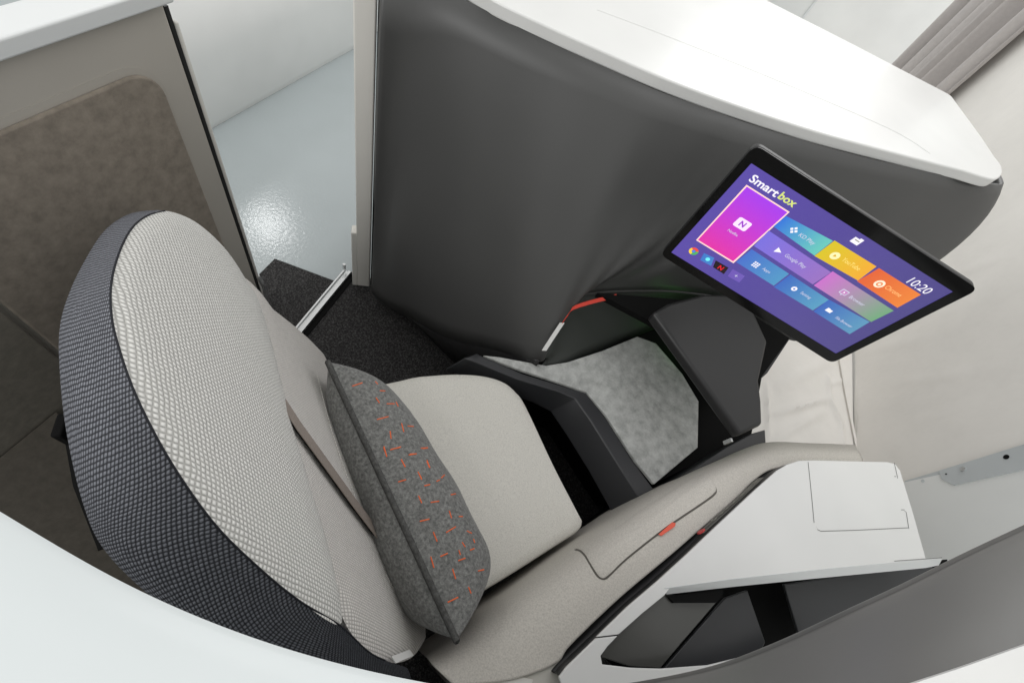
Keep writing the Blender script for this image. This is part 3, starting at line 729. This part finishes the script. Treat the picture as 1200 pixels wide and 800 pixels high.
for a_ in A1: sg.append((360+a_[0]/5, 400+a_[1]/5, 360+a_[2]/5, 400+a_[3]/5))
for a_ in A2: sg.append((350+a_[0]/2.6667, 500+a_[1]/2.6667, 350+a_[2]/2.6667, 500+a_[3]/2.6667))
stl = []
for x0, y0, x1, y1 in sg:
    P_ = []
    for k in range(4):
        h_, nm_, _, _ = bvh.ray_cast(CAM, ray(x0+(x1-x0)*k/3, y0+(y1-y0)*k/3).normalized())
        if h_ is None: break
        P_.append(h_+un*0.0004)
    if len(P_) == 4: stl.append(tube(P_, .0011, 6))
link('embroidery', join(stl), m_orange, pil)

# ------------------------------------------------------------------ armrest
ar = empty('armrest', (.4, .35, 0), 'long beige felt armrest with hinged flap beside the seat cushion', 'armrest')
aI = [(495,768),(530,744),(560,718),(590,697),(640,660),(684,628),(722,603),(760,578),(800,558),(840,540),(893,519),(950,519),(1004,521)]
aO = [(532,803),(598,797),(652,777),(669,756),(725,702),(788,649),(819,622),(861,586),(884,563),(907,549),(940,548),(985,545),(1014,545)]
aI = cat2(aI, 6); aO = cat2(aO, 6); rows = []
for s, z in ((0, .30), (0, .46), (.0, .49), (.03, .525), (.08, .557), (.15, .585), (.25, .609), (.38, .625), (.55, .634), (.75, .638), (1.0, .640), (1.06, .60), (1.06, .3)):
    rows.append([W(a, b, z) if s == 0 and z > .47 else (flat(W(a, b, .49), z) if s == 0 else (flat(W(c, d_, .640)+Vector((.004, -.002, 0)), z) if s > 1 else W(a+(c-a)*s, b+(d_-b)*s, z))) for (a, b), (c, d_) in zip(aI, aO)])
am = grid(rows)
bma = bmesh.new(); bma.from_mesh(am); bmesh.ops.holes_fill(bma, edges=[e_ for e_ in bma.edges if e_.is_boundary]); bmesh.ops.recalc_face_normals(bma, faces=bma.faces); bva = BVHTree.FromBMesh(bma); bma.to_mesh(am); bma.free()
link('pad', am, m_arm, ar, bevel=.004, angle=50)
def onarm(x, y, lift):
    h_, nm_, _, _ = bva.ray_cast(CAM, ray(x, y).normalized()); return h_+Vector((0, 0, lift))
lpx = [(674, 641), (690, 632), (720, 619), (750, 598), (780, 579), (800, 566), (814, 558), (824, 557), (832, 561), (838, 571), (836, 578), (820, 590), (780, 617), (740, 648), (724, 662), (714, 672), (707, 677), (701, 674), (693, 662), (686, 650), (680, 644)]
def patch(px, lift, name, mat, parent, th, solidbev=.0):
    P = [onarm(x, y, lift) for x, y in cat2(px, 4, True)]; c_ = sum(P, Vector())/len(P); n_ = len(P)
    v = []; f = []
    for s in (1.0, .97, .8, .6, .4, .2):
        for p in P:
            q = c_+(p-c_)*s; h_, _, _, _ = bva.ray_cast(Vector((q.x, q.y, 1.4)), Vector((0, 0, -1)))
            v.append(flat(q, h_.z+lift-(th*.6 if s == 1.0 else 0)))
    v = [p-Vector((0, 0, th)) for p in v[:n_]]+v
    h_, _, _, _ = bva.ray_cast(Vector((c_.x, c_.y, 1.4)), Vector((0, 0, -1))); v.append(flat(c_, h_.z+lift))
    for k in range(6):
        for i in range(n_): f.append([k*n_+i, k*n_+(i+1) % n_, (k+1)*n_+(i+1) % n_, (k+1)*n_+i])
    for i in range(n_): f.append([6*n_+i, 6*n_+(i+1) % n_, len(v)-1])
    return link(name, mk(v, f), mat, parent)
patch([(x+(1.6 if x > 706 else -1.0), y+2.0) for x, y in lpx], .0012, 'flap_gap', m_gap, ar, .001)
flap = patch(lpx, .0042, 'flap', m_arm, ar, .003)
link('pull_tab', prism([onarm(x, y, .0062) for x, y in ((770, 626), (786, 612), (790, 613), (789, 617), (773, 628))], (0, 0, -.002)), M('red_tab', (0.75, 0.10, 0.05), .5), flap)
# cream base piece under the armrest end
lb = [W(x, y, .60) for x, y in ((525, 806), (545, 793), (600, 781), (650, 768), (668, 775), (660, 800), (640, 830), (540, 830))]
link('end_cover', prism([p+Vector((0, 0, .030)) for p in lb], (0, 0, -.08)), m_cream, ar, bevel=.005)
link('latch_plate', prism([W(x, y, .634) for x, y in ((556, 800), (575, 794), (605, 791), (625, 796), (620, 812), (560, 812))], (0, 0, -.004)), m_post, ar, bevel=.001)

# ------------------------------------------------------------------ side console
co_ = empty('side_console', (.7, .4, 0), 'white side console with storage recess and control strip beside the armrest', 'console')
ZT = .68
left = [(656,790),(664,780),(699,746),(736,710),(770,681),(804,650),(840,615.5),(862,595),(885,573.5),(910.5,551),(922.5,544),(936,539.5),(955,539)]
top_px = left+[(1000, 540), (1040, 541), (1049, 543), (1055, 551), (1070, 600), (1084, 650), (1086, 656), (960, 668), (860, 680), (802, 689), (775, 712), (740, 745), (703, 768), (690, 790), (700, 812), (660, 812)]
body = [W(x, y, ZT) for x, y in top_px]
# top plate = quad strip zone (far part) + left rail
far = left[2:]+[(1000, 540), (1040, 541), (1049, 543), (1055, 551), (1070, 600), (1084, 650), (1086, 657), (960, 668), (860, 679), (786, 688), (779, 697), (752, 719), (725, 743)]
link('top_panel', prism([W(x, y, ZT) for x, y in far], (0, 0, -.006)), m_white, co_, bevel=.0015, seg=3)
rail = [(655, 793), (664, 781), (698.5, 747.5), (724, 744.5), (712, 757), (704, 768), (706, 778), (740, 782), (775, 783), (830, 779), (900, 762), (1000, 720), (1010, 760), (860, 830), (700, 830), (662, 812)]
link('side_rail', prism([W(x, y, ZT-.001) for x, y in rail], (0, 0, -.006)), m_white, co_, bevel=.0015, seg=3)
# seam between rail and top
# front lip of the top
lip0 = [W(x, y, ZT+.001) for x, y in ((779, 689), (860, 678), (960, 667), (1088, 655), (1104, 655))]
lip1 = [W(x, y, ZT-.012) for x, y in ((781, 696), (860, 687), (960, 677), (1085, 665), (1100, 662))]
link('front_lip', grid([lip0, lip1]), m_cap, co_, solid=.004, smooth=False)
# lid outlines
def groove(px, name='lid_seam'):
    pts = [W(x, y, ZT+.0004) for x, y in px]; d_ = (pts[-1]-pts[0]).normalized(); wv = Vector((-d_.y, d_.x, 0))*.0006
    return link(name, ribbon(pts, wv, .0003, Vector((0, 0, 1))), m_greylip, co_)
groove([(957, 617), (958, 620), (962, 622), (1000, 621), (1064, 618)]); groove([(1065, 619), (1062, 600), (1060, 598)]); groove([(1060, 597), (1056, 597)])
groove([(947, 541), (949, 560), (952, 590), (954, 612)], 'lid_hinge_seam'); groove([(1048, 542), (1052, 560)]); groove([(1050, 558), (1048, 558)]); groove([(1048, 657), (1104, 653)])
# black side strip under the rail, facing the seat
lt = cat2(left[:-1], 4)
s0 = [W(x, y, ZT-.004)+Vector((.004, -.0, 0)) for x, y in lt]
s1 = [Vector((p.x, p.y, ZT-.032))+Vector((-.003, 0.001, 0)) for p in s0]
link('control_strip', grid([s0, s1]), m_blacks, co_, solid=.004)
s2 = [Vector((p.x+.004, p.y, .45)) for p in s1]
link('side_skirt', grid([s1, s2]), m_black, co_, solid=.004)
# controls on the strip
def on_strip(u, v_):                        # u 0..1 along, v_ 0..1 down
    k = u*(len(s0)-1); i = min(int(k), len(s0)-2); t_ = k-i
    return s0[i].lerp(s0[i+1], t_).lerp(s1[i].lerp(s1[i+1], t_), v_), (s0[i+1]-s0[i]).normalized()
u0 = .52; 
pnl_pts = [on_strip(u, v_)[0] for v_ in (.15, .85) for u in (.51, .77)]
ct_ = link('control_panel', mk([p+Vector((-.006, .006, 0)) for p in (pnl_pts[0], pnl_pts[1], pnl_pts[3], pnl_pts[2])], [[0, 1, 2, 3]]), plastic('panel_grey', (.09, .088, .08), .3), co_, solid=.001)
p_, d_ = on_strip(.515, .5); nn_ = Vector((-d_.y, d_.x, 0))
link('call_button', disc(p_+nn_*.009, nn_, .010, .003, 6), M('red_button', (.55, .05, .05), .5), ct_)
for k, u in enumerate((.56, .59, .62, .65, .69, .72, .75)):
    p_, d_ = on_strip(u, .5); nn_ = Vector((-d_.y, d_.x, 0)); a_ = d_; b_ = Vector((0, 0, 1))
    pts = [p_+nn_*.0105+a_*.005*math.cos(t_)+b_*.007*math.sin(t_) for t_ in [j*PI/5 for j in range(7 if k % 2 else 9)]]
    link('button_mark', tube(pts, .0008, 5), em('mark', (150, 150, 140), .4), ct_)
# end face of the console
# storage recess
rz = .70
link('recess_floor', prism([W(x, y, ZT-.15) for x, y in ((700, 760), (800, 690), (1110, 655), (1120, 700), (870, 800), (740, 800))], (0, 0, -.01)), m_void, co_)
link('storage_door', prism([W(x, y, z) for x, y, z in ((703, 769, ZT-.022), (709, 759, ZT-.022), (726, 741, ZT-.022), (752, 717, ZT-.022), (778, 696, ZT-.022), (846, 698, ZT-.04), (774, 782, ZT-.04), (738, 780, ZT-.03))], (0, 0, -.008)), plastic('smoked_panel', (.075, .075, .07), .22, .6), co_, bevel=.002)
link('storage_divider', prism([W(x, y, ZT-.06) for x, y in ((850, 700), (876, 691), (897, 752), (880, 790), (775, 786))], (0, 0, -.008)), m_blacks, co_, bevel=.002)
link('storage_back', prism([W(x, y, ZT-.09) for x, y in ((919, 684), (1090, 660), (1110, 690), (937, 745))], (0, 0, -.008)), m_blacks, co_, bevel=.002)
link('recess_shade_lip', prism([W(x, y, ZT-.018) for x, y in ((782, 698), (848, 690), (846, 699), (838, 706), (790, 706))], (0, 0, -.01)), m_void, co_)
# cabinet body under the top
bd_ = [W(x, y, ZT-.018) for x, y in ((768, 692), (912, 562), (945, 548), (1038, 548), (1048, 560), (1078, 650), (860, 674))]
link('cabinet_body', prism(bd_, (0, 0, -.64)), m_white, co_, bevel=.003)

# ------------------------------------------------------------------ near privacy shell
pv = empty('privacy_shell', (0, -.1, 0), 'glossy white privacy shell rim with grey panel wrapping behind the seat, nearest the viewer', 'privacy shell')
ZS = 1.20
e0 = [(-200, 470), (-100, 540), (0, 598), (60, 635), (120, 671), (200, 711), (300, 751), (400, 780), (500, 801), (600, 816)]
ep = [W(x, y, ZS) for x, y in cat2(e0, 10)]
for _ in range(150): ep = [ep[0]]+[(ep[i-1]+ep[i]*2+ep[i+1])/4 for i in range(1, len(ep)-1)]+[ep[-1]]
oute = [p+Vector((-.05, -.32, 0)).lerp(Vector((.1, -.30, 0)), i/(len(ep)-1)) for i, p in enumerate(ep)]
rows = [[p+Vector((-.01, -.03, -.03)) for p in ep], [p+Vector((0, -.003, -.006)) for p in ep], [p+Vector((0, -.0006, -.003)) for p in ep], [p+Vector((0, -.004, 0)) for p in ep], [p.lerp(q_, .10)+Vector((0, 0, .006)) for p, q_ in zip(ep, oute)], [p.lerp(q_, .35)+Vector((0, 0, .012)) for p, q_ in zip(ep, oute)], [p.lerp(q_, .7)+Vector((0, 0, .005)) for p, q_ in zip(ep, oute)], [q_-Vector((0, 0, .03)) for q_ in oute], [q_+Vector((0, -.02, -.06)) for q_ in oute], [Vector((q_.x, q_.y-.03, .02)) for q_ in oute]]
link('white_rim', grid(rows), plastic('pearl_white', (.63, .67, .675), .28, .5, 0, 90, coat=.15), pv)
gA = [(640, 812), (690, 806), (740, 800), (800, 789), (850, 776), (900, 757), (950, 735), (1000, 711), (1060, 683), (1130, 648), (1200, 615), (1290, 574)]
gB = [(800, 880), (850, 870), (900, 850), (930, 840), (960, 832), (1000, 820), (1040, 808), (1080, 795), (1120, 782), (1160, 768), (1200, 754), (1290, 725)]
a_ = [W(x, y, 1.02) for x, y in cat2(gA, 5)]; b_ = [W(x, y, 1.12) for x, y in cat2(gB, 5)]
rows = [[p.lerp(q_, .3)+Vector((0, 0, -.03)) for p, q_ in zip(a_, b_)], [p.lerp(q_, .02)+Vector((0, 0, -.008)) for p, q_ in zip(a_, b_)], a_, [p.lerp(q_, .05)+Vector((0, 0, .001)) for p, q_ in zip(a_, b_)]]
link('grey_lip', grid(rows), m_greylip, pv)
rows = [[p.lerp(q_, .045)+Vector((0, 0, -.002)) for p, q_ in zip(a_, b_)]]+[[p.lerp(q_, s)+Vector((0, 0, .004*math.sin(PI*s))) for p, q_ in zip(a_, b_)] for s in (.06, .2, .4, .6, .8, 1)]
link('grey_panel', grid(rows), m_grey, pv)
ob = [Vector((p.x+.06, p.y-.16, p.z+.004)) for p in b_]
link('outer_rim', grid([[p+Vector((0, 0, -.02)) for p in b_], [p+Vector((0, 0, .004)) for p in b_], [p.lerp(q_, .04)+Vector((0, 0, .008)) for p, q_ in zip(b_, ob)], ob, [p+Vector((0, -.02, -.04)) for p in ob], [Vector((p.x, p.y-.03, .02)) for p in ob]]), m_white, pv)
# the rim runs on between the two visible stretches, and down to the floor outside
L_ = [ep[-1], ep[-1].lerp(oute[-1], .35)+Vector((0, 0, .012)), oute[-1]-Vector((0, 0, .03)), Vector((oute[-1].x, oute[-1].y-.03, .02))]
R_ = [a_[0], b_[0]+Vector((0, 0, .004)), ob[0], Vector((ob[0].x, ob[0].y-.03, .02))]
rows = []
for p, q_ in zip(L_, R_):
    mid = p.lerp(q_, .5)+Vector((.0, -.03, 0)); rows.append(cat([p, mid, q_], 6))
link('rim_corner', grid(rows), m_white, pv, solid=.006)
